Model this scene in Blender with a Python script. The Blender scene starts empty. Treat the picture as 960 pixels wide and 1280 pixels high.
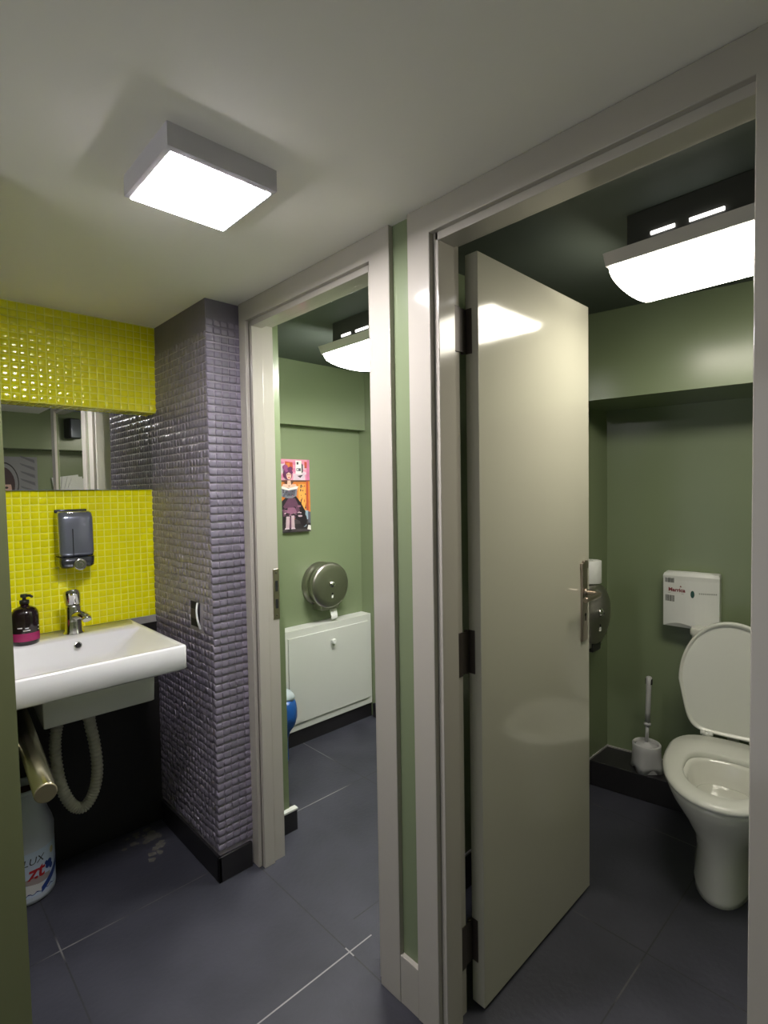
import bpy, bmesh, math, random
from mathutils import Vector, Matrix
random.seed(7)
C = bpy.context.scene.collection
PI = math.pi
S = bpy.context.scene

# ------------------------------------------------------------------ materials
def lin(c):
    return tuple(((x/255)/12.92 if x/255 <= .04045 else ((x/255+.055)/1.055)**2.4) for x in c)

def mat(name, col, rough=.5, metal=0., var=0., vscale=6., bump=0., bscale=40., coat=0., spec=.5, rvar=0., trans=0., ior=1.5):
    m = bpy.data.materials.new(name); m.use_nodes = True
    nt = m.node_tree; b = nt.nodes['Principled BSDF']
    b.inputs['Base Color'].default_value = (*col, 1)
    b.inputs['Roughness'].default_value = rough
    b.inputs['Metallic'].default_value = metal
    b.inputs['Specular IOR Level'].default_value = spec
    b.inputs['Coat Weight'].default_value = coat
    b.inputs['Coat Roughness'].default_value = .08
    b.inputs['Transmission Weight'].default_value = trans
    b.inputs['IOR'].default_value = ior
    tc = nt.nodes.new('ShaderNodeTexCoord')
    if var or rvar:
        n = nt.nodes.new('ShaderNodeTexNoise'); n.inputs['Scale'].default_value = vscale; n.inputs['Detail'].default_value = 6
        nt.links.new(tc.outputs['Object'], n.inputs['Vector'])
        if var:
            mx = nt.nodes.new('ShaderNodeMix'); mx.data_type = 'RGBA'
            mx.inputs[6].default_value = (*[c*(1-var) for c in col], 1)
            mx.inputs[7].default_value = (*[min(1, c*(1+var)) for c in col], 1)
            nt.links.new(n.outputs['Fac'], mx.inputs[0]); nt.links.new(mx.outputs[2], b.inputs['Base Color'])
        if rvar:
            mr = nt.nodes.new('ShaderNodeMapRange'); mr.inputs['To Min'].default_value = max(.02, rough-rvar); mr.inputs['To Max'].default_value = rough+rvar
            nt.links.new(n.outputs['Fac'], mr.inputs['Value']); nt.links.new(mr.outputs['Result'], b.inputs['Roughness'])
    if bump:
        n2 = nt.nodes.new('ShaderNodeTexNoise'); n2.inputs['Scale'].default_value = bscale; n2.inputs['Detail'].default_value = 3
        nt.links.new(tc.outputs['Object'], n2.inputs['Vector'])
        bp = nt.nodes.new('ShaderNodeBump'); bp.inputs['Strength'].default_value = bump; bp.inputs['Distance'].default_value = .01
        nt.links.new(n2.outputs['Fac'], bp.inputs['Height']); nt.links.new(bp.outputs['Normal'], b.inputs['Normal'])
    return m

def emis(name, col, strength):
    m = bpy.data.materials.new(name); m.use_nodes = True
    nt = m.node_tree; nt.nodes.remove(nt.nodes['Principled BSDF'])
    e = nt.nodes.new('ShaderNodeEmission'); e.inputs['Color'].default_value = (*col, 1); e.inputs['Strength'].default_value = strength
    nt.links.new(e.outputs[0], nt.nodes['Material Output'].inputs['Surface'])
    return m

def floor_mat(name, ox, oy, pitch=.632):
    m = bpy.data.materials.new(name); m.use_nodes = True
    nt = m.node_tree; b = nt.nodes['Principled BSDF']; L = nt.links.new
    tc = nt.nodes.new('ShaderNodeTexCoord')
    sep = nt.nodes.new('ShaderNodeSeparateXYZ'); L(tc.outputs['Object'], sep.inputs[0])
    def math_(op, a, bb=None):
        n = nt.nodes.new('ShaderNodeMath'); n.operation = op
        for i, v in enumerate((a, bb)):
            if v is None: continue
            if isinstance(v, (int, float)): n.inputs[i].default_value = v
            else: L(v, n.inputs[i])
        return n.outputs[0]
    ds = []
    for axis, o in (('X', ox), ('Y', oy)):
        v = math_('SUBTRACT', sep.outputs[axis], o + pitch/2)
        v = math_('PINGPONG', math_('ADD', v, 0), pitch/2)   # distance to tile centre line folded
        ds.append(v)
    # pingpong of (x - o - p/2) with scale p/2 : value p/2 at joints
    d = math_('MAXIMUM', ds[0], ds[1])
    jn = math_('GREATER_THAN', d, pitch/2 - .0022)
    n1 = nt.nodes.new('ShaderNodeTexNoise'); n1.inputs['Scale'].default_value = 5; n1.inputs['Detail'].default_value = 8; L(tc.outputs['Object'], n1.inputs['Vector'])
    n2 = nt.nodes.new('ShaderNodeTexNoise'); n2.inputs['Scale'].default_value = 2.3; n2.inputs['Detail'].default_value = 2; L(tc.outputs['Object'], n2.inputs['Vector'])
    r1 = nt.nodes.new('ShaderNodeValToRGB'); L(n1.outputs['Fac'], r1.inputs[0])
    r1.color_ramp.elements[0].position = .3; r1.color_ramp.elements[0].color = (.028, .029, .040, 1)
    r1.color_ramp.elements[1].position = .72; r1.color_ramp.elements[1].color = (.045, .046, .062, 1)
    r2 = nt.nodes.new('ShaderNodeValToRGB'); L(n2.outputs['Fac'], r2.inputs[0])
    r2.color_ramp.elements[0].position = .52; r2.color_ramp.elements[0].color = (.022, .022, .026, 1)
    r2.color_ramp.elements[1].position = .66; r2.color_ramp.elements[1].color = (.24, .235, .23, 1)
    pale = math_('MULTIPLY', math_('LESS_THAN', math_('ABSOLUTE', math_('SUBTRACT', sep.outputs['Y'], 1.236)), .02), math_('LESS_THAN', sep.outputs['X'], 1.3))
    mp = nt.nodes.new('ShaderNodeMix'); mp.data_type = 'RGBA'; L(math_('MULTIPLY', pale, .75), mp.inputs[0]); L(r2.outputs[0], mp.inputs[6]); mp.inputs[7].default_value = (.36, .35, .35, 1)
    mx = nt.nodes.new('ShaderNodeMix'); mx.data_type = 'RGBA'; L(jn, mx.inputs[0]); L(r1.outputs[0], mx.inputs[6]); L(mp.outputs[2], mx.inputs[7])
    L(mx.outputs[2], b.inputs['Base Color'])
    mr = nt.nodes.new('ShaderNodeMapRange'); mr.inputs['To Min'].default_value = .42; mr.inputs['To Max'].default_value = .62
    L(n1.outputs['Fac'], mr.inputs['Value']); L(mr.outputs[0], b.inputs['Roughness'])
    bp = nt.nodes.new('ShaderNodeBump'); bp.inputs['Strength'].default_value = .25; bp.inputs['Distance'].default_value = .004
    n3 = nt.nodes.new('ShaderNodeTexNoise'); n3.inputs['Scale'].default_value = 60; L(tc.outputs['Object'], n3.inputs['Vector'])
    hh = math_('SUBTRACT', n3.outputs['Fac'], jn); L(hh, bp.inputs['Height']); L(bp.outputs[0], b.inputs['Normal'])
    return m

M = {}
M['floor'] = floor_mat('dark_slate_tile', 1.0, 1.236)
M['floor_b'] = floor_mat('dark_slate_tile_far_stall', 1.695, 1.955)
M['ceiling'] = mat('white_ceiling_paint', (.90, .875, .83), .6, bump=.05, bscale=25)
M['green'] = mat('olive_green_gloss_paint', (.196, .240, .138), .26, var=.06, vscale=3, bump=.06, bscale=9)
M['green_dimmed'] = mat('green_ceiling_paint_dimmed', (.100, .118, .100), .6, var=.08, vscale=3, bump=.05, bscale=9, spec=.15)  # wall green, darkened to put the unlit stall ceilings into the colour
M['olive'] = mat('olive_paint_dimmed', (.135, .150, .070), .4, var=.10, vscale=5, bump=.12, bscale=14)  # olive hue; the darker tone puts this wall's dim light into the colour
M['cream'] = mat('cream_gloss_paint', (.44, .412, .365), .12, var=.03, vscale=2, bump=.10, bscale=5)
M['door'] = mat('cream_gloss_door_paint', (.455, .442, .365), .12, var=.04, vscale=2, bump=.16, bscale=3.2, coat=.25)
M['ytile'] = mat('yellow_glass_tile', (.86, .81, .004), .12, var=.08, vscale=30, spec=.6)
M['ygrout'] = mat('yellow_grout', (.92, .88, .10), .7, var=.12, vscale=14)
M['ptile'] = mat('mauve_grey_glass_tile', (.215, .192, .248), .11, var=.14, vscale=30, spec=.6)
M['pgrout'] = mat('mauve_grout', (.38, .345, .41), .75, var=.18, vscale=16)
M['ppaste'] = mat('mauve_smooth_paste', (.17, .152, .20), .6, var=.15, vscale=9, bump=.2, bscale=30)
M['ggrout'] = mat('grey_grout', (.30, .29, .28), .8, var=.2, vscale=30)
M['black'] = mat('black_tile', (.016, .015, .017), .35, var=.3, vscale=12)
M['blackwall'] = mat('black_lower_wall', (.013, .012, .012), .5, var=.5, vscale=7)  # near-black lower part of the basin wall, uneven in tone
M['ceramic'] = mat('white_sanitary_ceramic', (.80, .80, .81), .10, coat=.5)
M['toilet'] = mat('white_toilet_ceramic', (.72, .72, .66), .12, coat=.4)
M['seat'] = mat('white_seat_plastic', (.68, .69, .63), .22)
M['whiteplastic'] = mat('white_plastic', (.76, .77, .74), .35)
M['brushplastic'] = mat('pale_grey_plastic', (.52, .52, .52), .4)
M['laminate'] = mat('white_laminate', (.60, .61, .57), .4, var=.03, vscale=3)
M['hose'] = mat('ivory_drain_plastic', (.55, .53, .47), .45, var=.1, vscale=20)
M['chrome'] = mat('chrome', (.62, .61, .60), .14, 1., rvar=.05, vscale=20)
M['steel'] = mat('brushed_steel', (.40, .38, .35), .32, 1., rvar=.08, vscale=60)
M['nickel'] = mat('dull_nickel', (.40, .34, .29), .33, 1., rvar=.08, vscale=40)
M['bronze'] = mat('dark_bronze', (.060, .048, .042), .45, .3)
M['railm'] = mat('pale_yellow_metal_tube', (.58, .54, .38), .25, 1., rvar=.05, vscale=30)  # metal with a pale yellow tint
M['railcap'] = mat('dull_yellow_metal_cap', (.25, .22, .14), .5, .6)
M['smoke'] = mat('smoked_plastic', (.24, .26, .33), .16, .6, coat=.6)
M['smoke2'] = mat('smoked_plastic_dark', (.07, .075, .085), .2, .6, coat=.4)
M['dark'] = mat('black_plastic', (.012, .012, .012), .4)
M['hole'] = mat('dark_recess', (.006, .006, .006), .8)
M['paper'] = mat('white_tissue', (.72, .73, .70), .9, bump=.2, bscale=60)
M['bottle'] = mat('black_cherry_plastic', (.010, .003, .006), .10, coat=.6)
M['magenta'] = mat('magenta_label', (.32, .012, .10), .25)
M['labelwhite'] = mat('label_white', (.6, .6, .6), .5)
M['jug'] = mat('white_jug_plastic', (.50, .54, .62), .35, var=.06)
M['juglabel'] = mat('pale_blue_label', (.50, .60, .74), .3)
M['navy'] = mat('label_navy', (.01, .035, .20), .35)
M['labelred'] = mat('label_red', (.42, .012, .02), .35)
M['labelgrey'] = mat('label_warm_grey', (.32, .27, .26), .4)
M['labelyel'] = mat('label_straw', (.52, .46, .24), .4)
M['labelink'] = mat('label_ink', (.03, .035, .05), .5)
M['rust'] = mat('rusty_brown_residue', (.10, .035, .018), .8, var=.3)
M['bag'] = mat('blue_polythene', (.015, .10, .38), .3, bump=.5, bscale=25)
M['bagw'] = mat('white_polythene', (.45, .52, .55), .4)
M['lampbody'] = mat('grey_lamp_frame', (.72, .69, .76), .45)
M['lamptray'] = mat('grey_lamp_tray', (.55, .52, .50), .45)
M['bracketm'] = mat('dark_lamp_bracket', (.06, .06, .055), .5)
M['led'] = emis('cool_led_panel', (1.0, .955, .985), 118)
M['tube'] = emis('warm_led_diffuser', (1.0, .94, .80), 20)
M['slot'] = emis('led_gap', (1.0, .97, .93), 8)
M['tube_far'] = emis('cool_led_diffuser', (1.0, .975, .93), 50)

M['mirror'] = mat('silvered_glass', (.80, .82, .80), .01, 1.)
M['mirroredge'] = mat('mirror_edge', (.3, .34, .32), .3)
M['green_ink'] = mat('dark_green_window', (.008, .06, .04), .2)
M['ink'] = mat('grey_ink', (.16, .17, .15), .6)
M['inkdark'] = mat('dark_ink', (.07, .075, .07), .6)
M['inkred'] = mat('dark_red_ink', (.22, .035, .045), .6)
M['dirt'] = mat('limescale_stain', (.12, .115, .10), .9, var=.5, vscale=40)

# ------------------------------------------------------------------ mesh helpers
class MB:
    def __init__(s):
        s.bm = bmesh.new(); s.mats = []
    def mi(s, m):
        if m not in s.mats: s.mats.append(m)
        return s.mats.index(m)
    def box(s, x0, x1, y0, y1, z0, z1, m, bev=0., seg=2):
        mi = s.mi(m)
        vs = [s.bm.verts.new((x, y, z)) for z in (z0, z1) for y in (y0, y1) for x in (x0, x1)]
        F = [(0, 2, 3, 1), (4, 5, 7, 6), (0, 1, 5, 4), (2, 6, 7, 3), (0, 4, 6, 2), (1, 3, 7, 5)]
        fs = [s.bm.faces.new([vs[i] for i in f]) for f in F]
        for f in fs: f.material_index = mi
        if bev:
            es = list({e for f in fs for e in f.edges})
            r = bmesh.ops.bevel(s.bm, geom=es, offset=bev, segments=seg, profile=.5, affect='EDGES')
            for f in r['faces']: f.material_index = mi; f.smooth = True
        return fs
    def quad(s, pts, m):
        f = s.bm.faces.new([s.bm.verts.new(p) for p in pts]); f.material_index = s.mi(m); return f
    def loft(s, rings, m, cap0=True, cap1=True, smooth=True, closed=True):
        mi = s.mi(m); R = [[s.bm.verts.new(p) for p in r] for r in rings]; n = len(R[0])
        for a, b in zip(R[:-1], R[1:]):
            for i in range(n if closed else n-1):
                j = (i+1) % n
                f = s.bm.faces.new((a[i], a[j], b[j], b[i])); f.material_index = mi; f.smooth = smooth
        if cap0: f = s.bm.faces.new(list(reversed(R[0]))); f.material_index = mi
        if cap1: f = s.bm.faces.new(R[-1]); f.material_index = mi
        return R
    def lathe(s, o, prof, m, axis=(0, 0, 1), seg=32, cap0=True, cap1=True):
        ax = Vector(axis).normalized(); t = Vector((1, 0, 0)) if abs(ax.x) < .9 else Vector((0, 1, 0))
        u = ax.cross(t).normalized(); v = ax.cross(u); o = Vector(o)
        rings = [[o + ax*h + (u*math.cos(2*PI*i/seg) + v*math.sin(2*PI*i/seg))*max(r, 1e-4) for i in range(seg)] for r, h in prof]
        return s.loft(rings, m, cap0, cap1)
    def tube(s, pts, r, m, seg=16, cap=True):
        pts = [Vector(p) for p in pts]; rings = []; u = None
        for i, p in enumerate(pts):
            d = (pts[min(i+1, len(pts)-1)] - pts[max(i-1, 0)]).normalized()
            if u is None:
                t = Vector((0, 0, 1)) if abs(d.z) < .9 else Vector((1, 0, 0)); u = d.cross(t).normalized()
            u = (u - d*u.dot(d)).normalized(); v = d.cross(u)
            rr = r(i/(len(pts)-1)) if callable(r) else r
            rings.append([p + (u*math.cos(2*PI*k/seg) + v*math.sin(2*PI*k/seg))*rr for k in range(seg)])
        return s.loft(rings, m, cap, cap)
    def prism(s, poly, axis, a0, a1, m, smooth=False):
        """poly of 2-D points extruded along an axis ('x','y','z')"""
        def P(p, a):
            return {'x': (a, p[0], p[1]), 'y': (p[0], a, p[1]), 'z': (p[0], p[1], a)}[axis]
        return s.loft([[P(p, a0) for p in poly], [P(p, a1) for p in poly]], m, smooth=smooth)
    def build(s, name, parent=None, xf=None, structure=False):
        bmesh.ops.recalc_face_normals(s.bm, faces=s.bm.faces)
        me = bpy.data.meshes.new(name)
        if xf is not None: bmesh.ops.transform(s.bm, matrix=xf, verts=s.bm.verts)
        root = parent
        while root is not None and root.parent is not None: root = root.parent
        if root is not None and root.type == 'EMPTY':
            bmesh.ops.translate(s.bm, vec=-Vector(root.location), verts=s.bm.verts)
        s.bm.to_mesh(me); s.bm.free()
        for m in s.mats: me.materials.append(M[m])
        o = bpy.data.objects.new(name, me); C.objects.link(o)
        if parent is not None: o.parent = parent
        if structure: o['kind'] = 'structure'
        return o

def tag(o, label, cat, group=None):
    o['label'] = label; o['category'] = cat
    if group: o['group'] = group
    return o
def thing(name, label, cat, loc, group=None):
    o = bpy.data.objects.new(name, None); C.objects.link(o); o.location = loc; o.empty_display_size = .05
    return tag(o, label, cat, group)
def copy_tree(o, parent=None):
    c = o.copy(); C.objects.link(c)
    if parent is not None: c.parent = parent
    for ch in list(o.children): copy_tree(ch, c)
    return c
def catmull(pts, n=8):
    P = [Vector(p) for p in pts]; P = [P[0]*2-P[1]] + P + [P[-1]*2-P[-2]]; out = []
    for i in range(1, len(P)-2):
        for k in range(n):
            t = k/n; a, b, c, d = P[i-1], P[i], P[i+1], P[i+2]
            out.append(.5*((2*b) + (c-a)*t + (2*a-5*b+4*c-d)*t*t + (3*b-a-3*c+d)*t**3))
    out.append(P[-2]); return out
def text_into(mb, body, m, size, fn, shear=0., bold=0., depth=.0006, sub=0):
    """letters as thin solid shapes; fn maps (u right, v up, w out) to world"""
    cu = bpy.data.curves.new('lettering', 'FONT'); cu.body = body; cu.size = size; cu.shear = shear; cu.offset = bold
    cu.align_x = 'CENTER'; cu.align_y = 'CENTER'; cu.resolution_u = 3
    ob = bpy.data.objects.new('lettering', cu); C.objects.link(ob)
    dg = bpy.context.evaluated_depsgraph_get(); me = bpy.data.meshes.new_from_object(ob.evaluated_get(dg))
    bpy.data.objects.remove(ob); bpy.data.curves.remove(cu)
    mi = mb.mi(m); vs = [mb.bm.verts.new(fn(v.co.x, v.co.y, depth)) for v in me.vertices]
    for p in me.polygons:
        try: f = mb.bm.faces.new([vs[i] for i in p.vertices]); f.material_index = mi
        except ValueError: pass
    bpy.data.meshes.remove(me)

def mosaic(mb, o, u, v, W, H, pitch, tile, gap=.0036, th=.0022, skip=None, tilt=.018, gv=None):
    """individual bevelled glass tiles laid on a wall face"""
    o = Vector(o); u = Vector(u); v = Vector(v); n = u.cross(v); mi = mb.mi(tile)
    nu = max(1, round(W/pitch)); nv = max(1, round(H/pitch)); pu = W/nu; pv = H/nv
    for i in range(nu):
        for j in range(nv):
            if skip and skip((i+.5)*pu, (j+.5)*pv): continue
            a = o + u*(i*pu + gap/2 + random.uniform(-.0004, .0004)) + v*(j*pv + gap/2 + random.uniform(-.0006, .0006))
            w, h = pu-gap, pv-(gv or gap)
            tu, tv = random.gauss(0, tilt), random.gauss(0, tilt)
            def P(x, y, t): return a + u*x + v*y + n*(t + (tu*(x-w/2) + tv*(y-h/2) if t > 0 else 0))
            lev = []
            for ins, hh in ((0, -.001), (0, th*.30), (.0016, th*.68), (.0055, th*.95), (.0095, th*1.03)):
                lev.append([mb.bm.verts.new(P(x, y, hh)) for x, y in ((ins, ins), (w-ins, ins), (w-ins, h-ins), (ins, h-ins))])
            fs = [mb.bm.faces.new(lev[-1])]
            for A_, B_ in zip(lev[:-1], lev[1:]):
                for k in range(4):
                    l = (k+1) % 4; fs.append(mb.bm.faces.new((A_[k], A_[l], B_[l], B_[k])))
            for f in fs: f.smooth = True
            for f in fs: f.material_index = mi

# ------------------------------------------------------------------ dimensions (metres; camera above the origin, +y to the basin, +x into the stalls)
HC = 2.091      # corridor ceiling
HS = 2.130      # stall ceilings
YS = 2.345      # basin wall
YM = 2.325
XP, YP = .8675, 1.80   # tiled pillar corner
BACK = -.75

# ------------------------------------------------------------------ room shell
b = MB(); b.box(-.95, 1.09, BACK, 2.6, -.06, 0, 'floor'); b.box(1.09, 3.3, BACK, 1.17, -.06, 0, 'floor'); b.build('floor', structure=True)
b = MB(); b.box(1.09, 2.40, 1.17, 2.7, -.06, 0, 'floor_b'); b.build('floor_stall', structure=True)
b = MB(); b.box(-.95, 1.06, BACK, 2.45, HC, HC+.06, 'ceiling'); b.build('ceiling', structure=True)
b = MB(); b.box(1.06, 3.3, BACK, 2.7, HS, HS+.08, 'green_dimmed'); b.build('ceiling_stall', structure=True)

# wall with the two doorways
b = MB()
for y0, y1, z0, z1 in ((.872, 1.095, 0, HS), (1.752, 1.90, 0, HS), (1.095, 1.752, 2.03, HS), (.13, .872, 2.03, HS), ):
    b.box(1.010, 1.100, y0, y1, z0, z1, 'green')
b.box(1.010, 1.06, .13, 1.90, HS-.001, HC, 'green'); b.box(1.010, 1.024, .135, .20, 0, HS, 'green')
b.box(1.098, 1.205, 1.868, 2.56, 0, HS, 'green')
b.build('wall_right', structure=True)
# corridor wall on the left whose end faces the camera
b = MB()
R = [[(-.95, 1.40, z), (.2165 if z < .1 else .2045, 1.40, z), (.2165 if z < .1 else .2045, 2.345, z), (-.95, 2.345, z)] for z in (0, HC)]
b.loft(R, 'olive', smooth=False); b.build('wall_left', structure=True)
b = MB(); b.box(-1.01, -.95, 1.37, 2.45, 0, HC, 'green'); b.box(-1.01, -.95, BACK, .23, 0, HC, 'green'); b.box(-1.01, -.95, .23, 1.37, 2.0, HC, 'green'); b.build('wall_side', structure=True)  # unseen opening made up to let the added fill light in
b = MB(); b.box(-1.01, 3.3, BACK-.06, BACK, 0, HC, 'green'); b.build('wall_behind', structure=True)
b = MB(); b.box(-.95, 3.0, BACK, BACK+.22, 1.80, HS, 'green'); b.build('trim_behind', structure=True)

# basin wall: black below, yellow mosaic, bulkhead with mosaic above the mirror
b = MB()
b.box(-.2, 1.06, YS, YS+.09, 0, HC, 'ygrout')
b.box(.2, .868, YS-.012, YS, 0, .86, 'blackwall'); b.box(.2, .868, YS-.022, YS-.012, 0, .60, 'blackwall', .003)
b.box(.2, .868, YS-.008, YS, .86, .888, 'ggrout')
mosaic(b, (.20, YS, .888), (1, 0, 0), (0, 0, 1), .666, .538, .0275, 'ytile')
b.build('wall_back', structure=True)
b = MB()
b.box(.19, .90, YM-.045, YS, 1.742, HC, 'ygrout')
mosaic(b, (.20, YM-.045, 1.744), (1, 0, 0), (0, 0, 1), .672, .345, .0275, 'ytile', tilt=.022)
mosaic(b, (.20, YM+.018, 1.742), (1, 0, 0), (0, -1, 0), .672, .060, .0275, 'ytile')
b.build('trim_bulkhead', structure=True)

# tiled pillar (slightly out of plumb, as in the photo)
b = MB()
def px_(z): return XP + .002 - .013*(1 - z/HC)
Rg = []
for z in (0, .09, .5, 1., 1.5, 1.974, HC):
    x = px_(z); y = YP - .0 - .012*(1-z/HC) + .010
    Rg.append([(x+.0035, y+.0035, z), (1.011, y+.0035, z), (1.011, YS+.05, z), (x+.0035, YS+.05, z)])
b.loft(Rg[:6], 'pgrout', smooth=False); b.loft(Rg[5:], 'ppaste', smooth=False)
tiltx = .013/HC
def sock(uu, vv):   # hole for the socket, in the side face
    y = YS - uu; z = vv + .105
    return 1.888 < y < 1.988 and .90 < z < 1.0
zx = Vector((tiltx, .012/HC, 1)).normalized()
mosaic(b, (px_(.105)+.0032, YS, .105), (0, -1, 0), zx, YS-YP+.001, 1.875, .0278, 'ptile', skip=sock, tilt=.06, th=.003)
mosaic(b, (px_(.105)+.001, YP-.001, .105), (1, 0, 0), zx, .142, 1.92, .0278, 'ptile', tilt=.03, gap=.003, gv=.0065, th=.004)
b.build('wall_pillar', structure=True)
b = MB()
b.box(px_(0)-.006, px_(0)+.006, 1.783, YS-.03, 0, .094, 'black', .002); b.box(px_(0)-.006, .985, 1.783, 1.797, 0, .094, 'black', .002)
b.build('baseboard_pillar', structure=True)

# stall interiors
b = MB(); b.box(1.115, 2.9, 1.150, 1.19, 0, HS, 'green'); b.build('wall_partition', structure=True)
b = MB(); b.box(1.2, 2.3, 2.55, 2.62, 0, HS, 'green'); b.box(1.205, 2.22, 2.492, 2.552, 1.777, HS, 'green'); b.build('wall_far', structure=True)
b = MB(); b.box(2.22, 2.30, 1.19, 2.56, 0, HS, 'green'); b.build('wall_end', structure=True)
b = MB()
b.box(2.205, 2.222, 1.2, 2.45, 0, .085, 'black', .002)
b.box(1.205, 1.232, 1.875, 2.45, 0, .090, 'black', .002); b.box(1.115, 1.232, 1.848, 1.868, 0, .085, 'black', .002)
b.box(1.113, 1.234, 1.846, 1.872, .085, .092, 'laminate')
b.build('baseboard_stall', structure=True)
# near stall: the end wall stands a few degrees out of square
SK = math.radians(9)
XF = Matrix.Translation((2.60, 1.150, 0)) @ Matrix.Rotation(SK, 4, 'Z')     # local -x = out of the wall, local y along the wall (negative to the right)
def sk(x, y, z=0): return XF @ Vector((x, y, z))
b = MB(); b.box(0, .08, -2.2, .04, 0, HS, 'green'); b.box(-.395, .01, -2.2, .04, 1.769, HS, 'green'); b.build('wall_rear', xf=XF, structure=True)
b = MB(); b.box(-.195, .0, -1.9, .03, 0, .118, 'black', .003); b.box(-.010, .0, -1.9, .0, .118, .124, 'ggrout'); b.build('trim_ledge', xf=XF, structure=True)
b = MB(); b.box(1.30, 2.42, 1.144, 1.150, 0, .118, 'black', .002); b.box(1.30, 2.6, 1.145, 1.150, .118, .126, 'ggrout'); b.build('baseboard_partition', structure=True)

# ------------------------------------------------------------------ door frames
def frame(name, yl, yr, oyl, oyr, byl, byr, xs=1.072, rb=.012):
    """yl/yr clear opening edges, oy outer board edges, by inner board edges"""
    b = MB(); x0, x1 = .995, 1.0115
    b.box(x0, x1, byl, oyl, 0, HC, 'cream', .002)
    b.box(x0, x1, oyr, byr, 0, HC, 'cream', .002)
    b.box(x0, x1, byr-.004, byl+.004, 2.022, HC-.001, 'cream', .002)
    # lining with stop and rebate
    b.box(1.010, xs, yl, yl+.024, 0, 2.027, 'cream', .0015); b.box(xs, 1.103, yl+rb, yl+.024, 0, 2.027, 'cream', .001)
    b.box(1.010, xs if yr > .5 else 1.026, yr-.024, yr, 0, 2.027, 'cream', .0015)
    if yr > .5: b.box(xs, 1.103, yr-.024, yr-rb, 0, 2.027, 'cream', .001)
    b.box(1.010, xs, yr-.01, yl+.01, 2.003, 2.027, 'cream', .0015); b.box(xs, 1.103, yr-.02, yl+.02, 2.017, 2.034, 'cream', .001)
    return b.build(name, structure=True)
f1 = frame('trim_1', 1.737, 1.11, 1.802, 1.012, 1.757, 1.091, 1.054, .009)
f2 = frame('trim_2', .857, .197, .946, .130, .873, .212)
b = MB(); b.box(1.078, 1.105, 1.7435, 1.7465, .925, 1.115, 'nickel', .0012); b.box(1.087, 1.098, 1.7429, 1.7440, 1.03, 1.07, 'hole'); b.box(1.087, 1.098, 1.7429, 1.7440, .965, 1.0, 'hole')
for z in (.94, 1.10): b.lathe((1.092, 1.7435, z), [(.004, 0), (.003, .001)], 'bronze', axis=(0, -1, 0), seg=12)
sp = b.build('strike_plate', f1); sp['label'] = 'dull metal strike plate'
b = MB(); b.box(.9965, 1.0115, .945, 1.0125, 0, .134, 'cream', .0015); b.build('trim_block', structure=True)

# ------------------------------------------------------------------ open door leaf of the near stall
XD = Matrix.Translation((1.135, .834, 0)) @ Matrix.Rotation(math.radians(.9), 4, 'Z')
b = MB(); b.box(0, .632, 0, .040, .010, 2.007, 'door', .0018); leaf = b.build('door_1', xf=XD, structure=True)
for zc in (1.81, .972, .185):
    b = MB()
    b.box(-.0022, .0, .019, .0395, zc-.058, zc+.058, 'bronze', .0009)
    for z0, z1 in ((-.058, -.02), (-.018, .018), (.02, .058)): b.tube([(-.010, .0415, zc+z0), (-.010, .0415, zc+z1)], .0052, 'bronze', 12)
    b.box(-.010, -.0005, .037, .0395, zc-.055, zc+.055, 'bronze')
    b.box(-.056, -.034, .0325, .0352, zc-.058, zc+.058, 'bronze', .0009)
    b.box(-.036, -.010, .0345, .0375, zc-.055, zc+.055, 'bronze')
    h = b.build('hinge', leaf, xf=XD); h['label'] = 'dark bronze hinge'
b = MB()
b.box(.567, .605, -.0085, .0005, .885, 1.140, 'nickel', .003); b.box(.563, .609, -.010, .0005, 1.128, 1.150, 'nickel', .003); b.box(.574, .598, -.012, -.002, 1.148, 1.158, 'nickel', .002)
b.lathe((.586, -.008, .975), [(.006, 0), (.006, .001)], 'hole', axis=(0, -1, 0), seg=14); b.box(.5835, .5885, -.0093, -.008, .955, .975, 'hole')
hp = b.build('handle_plate', leaf, xf=XD); hp['label'] = 'dull nickel handle plate'
b = MB()
b.lathe((.586, -.008, 1.05), [(.014, 0), (.014, .006), (.010, .009)], 'nickel', axis=(0, -1, 0), seg=20)
b.tube(catmull([(.586, -.012, 1.05), (.586, -.045, 1.05), (.580, -.055, 1.05), (.562, -.060, 1.05), (.52, -.060, 1.049), (.478, -.058, 1.046)], 6), lambda t: .0085 + .0015*math.sin(t*PI), 'nickel', 14)
lv = b.build('lever_handle', leaf, xf=XD); lv['label'] = 'dull nickel lever handle'

# ------------------------------------------------------------------ ceiling lamps
t = thing('ceiling_lamp', 'square white glowing LED panel lamp on the corridor ceiling', 'lamp', (.5375, 1.1225, HC))
b = MB(); x0, x1, y0, y1 = .42, .655, 1.005, 1.240
b.loft([[(x0, y0, HC), (x1, y0, HC), (x1, y1, HC), (x0, y1, HC)], [(x0, y0, 2.047), (x1, y0, 2.047), (x1, y1, 2.047), (x0, y1, 2.047)],
        [(x0+.008, y0+.008, 2.043), (x1-.008, y0+.008, 2.043), (x1-.008, y1-.008, 2.043), (x0+.008, y1-.008, 2.043)]], 'lampbody', smooth=False)
b.build('housing', t)
b = MB(); b.box(x0+.010, x1-.010, y0+.010, y1-.010, 2.041, 2.0445, 'led', .001); b.build('diffuser', t)

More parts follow.
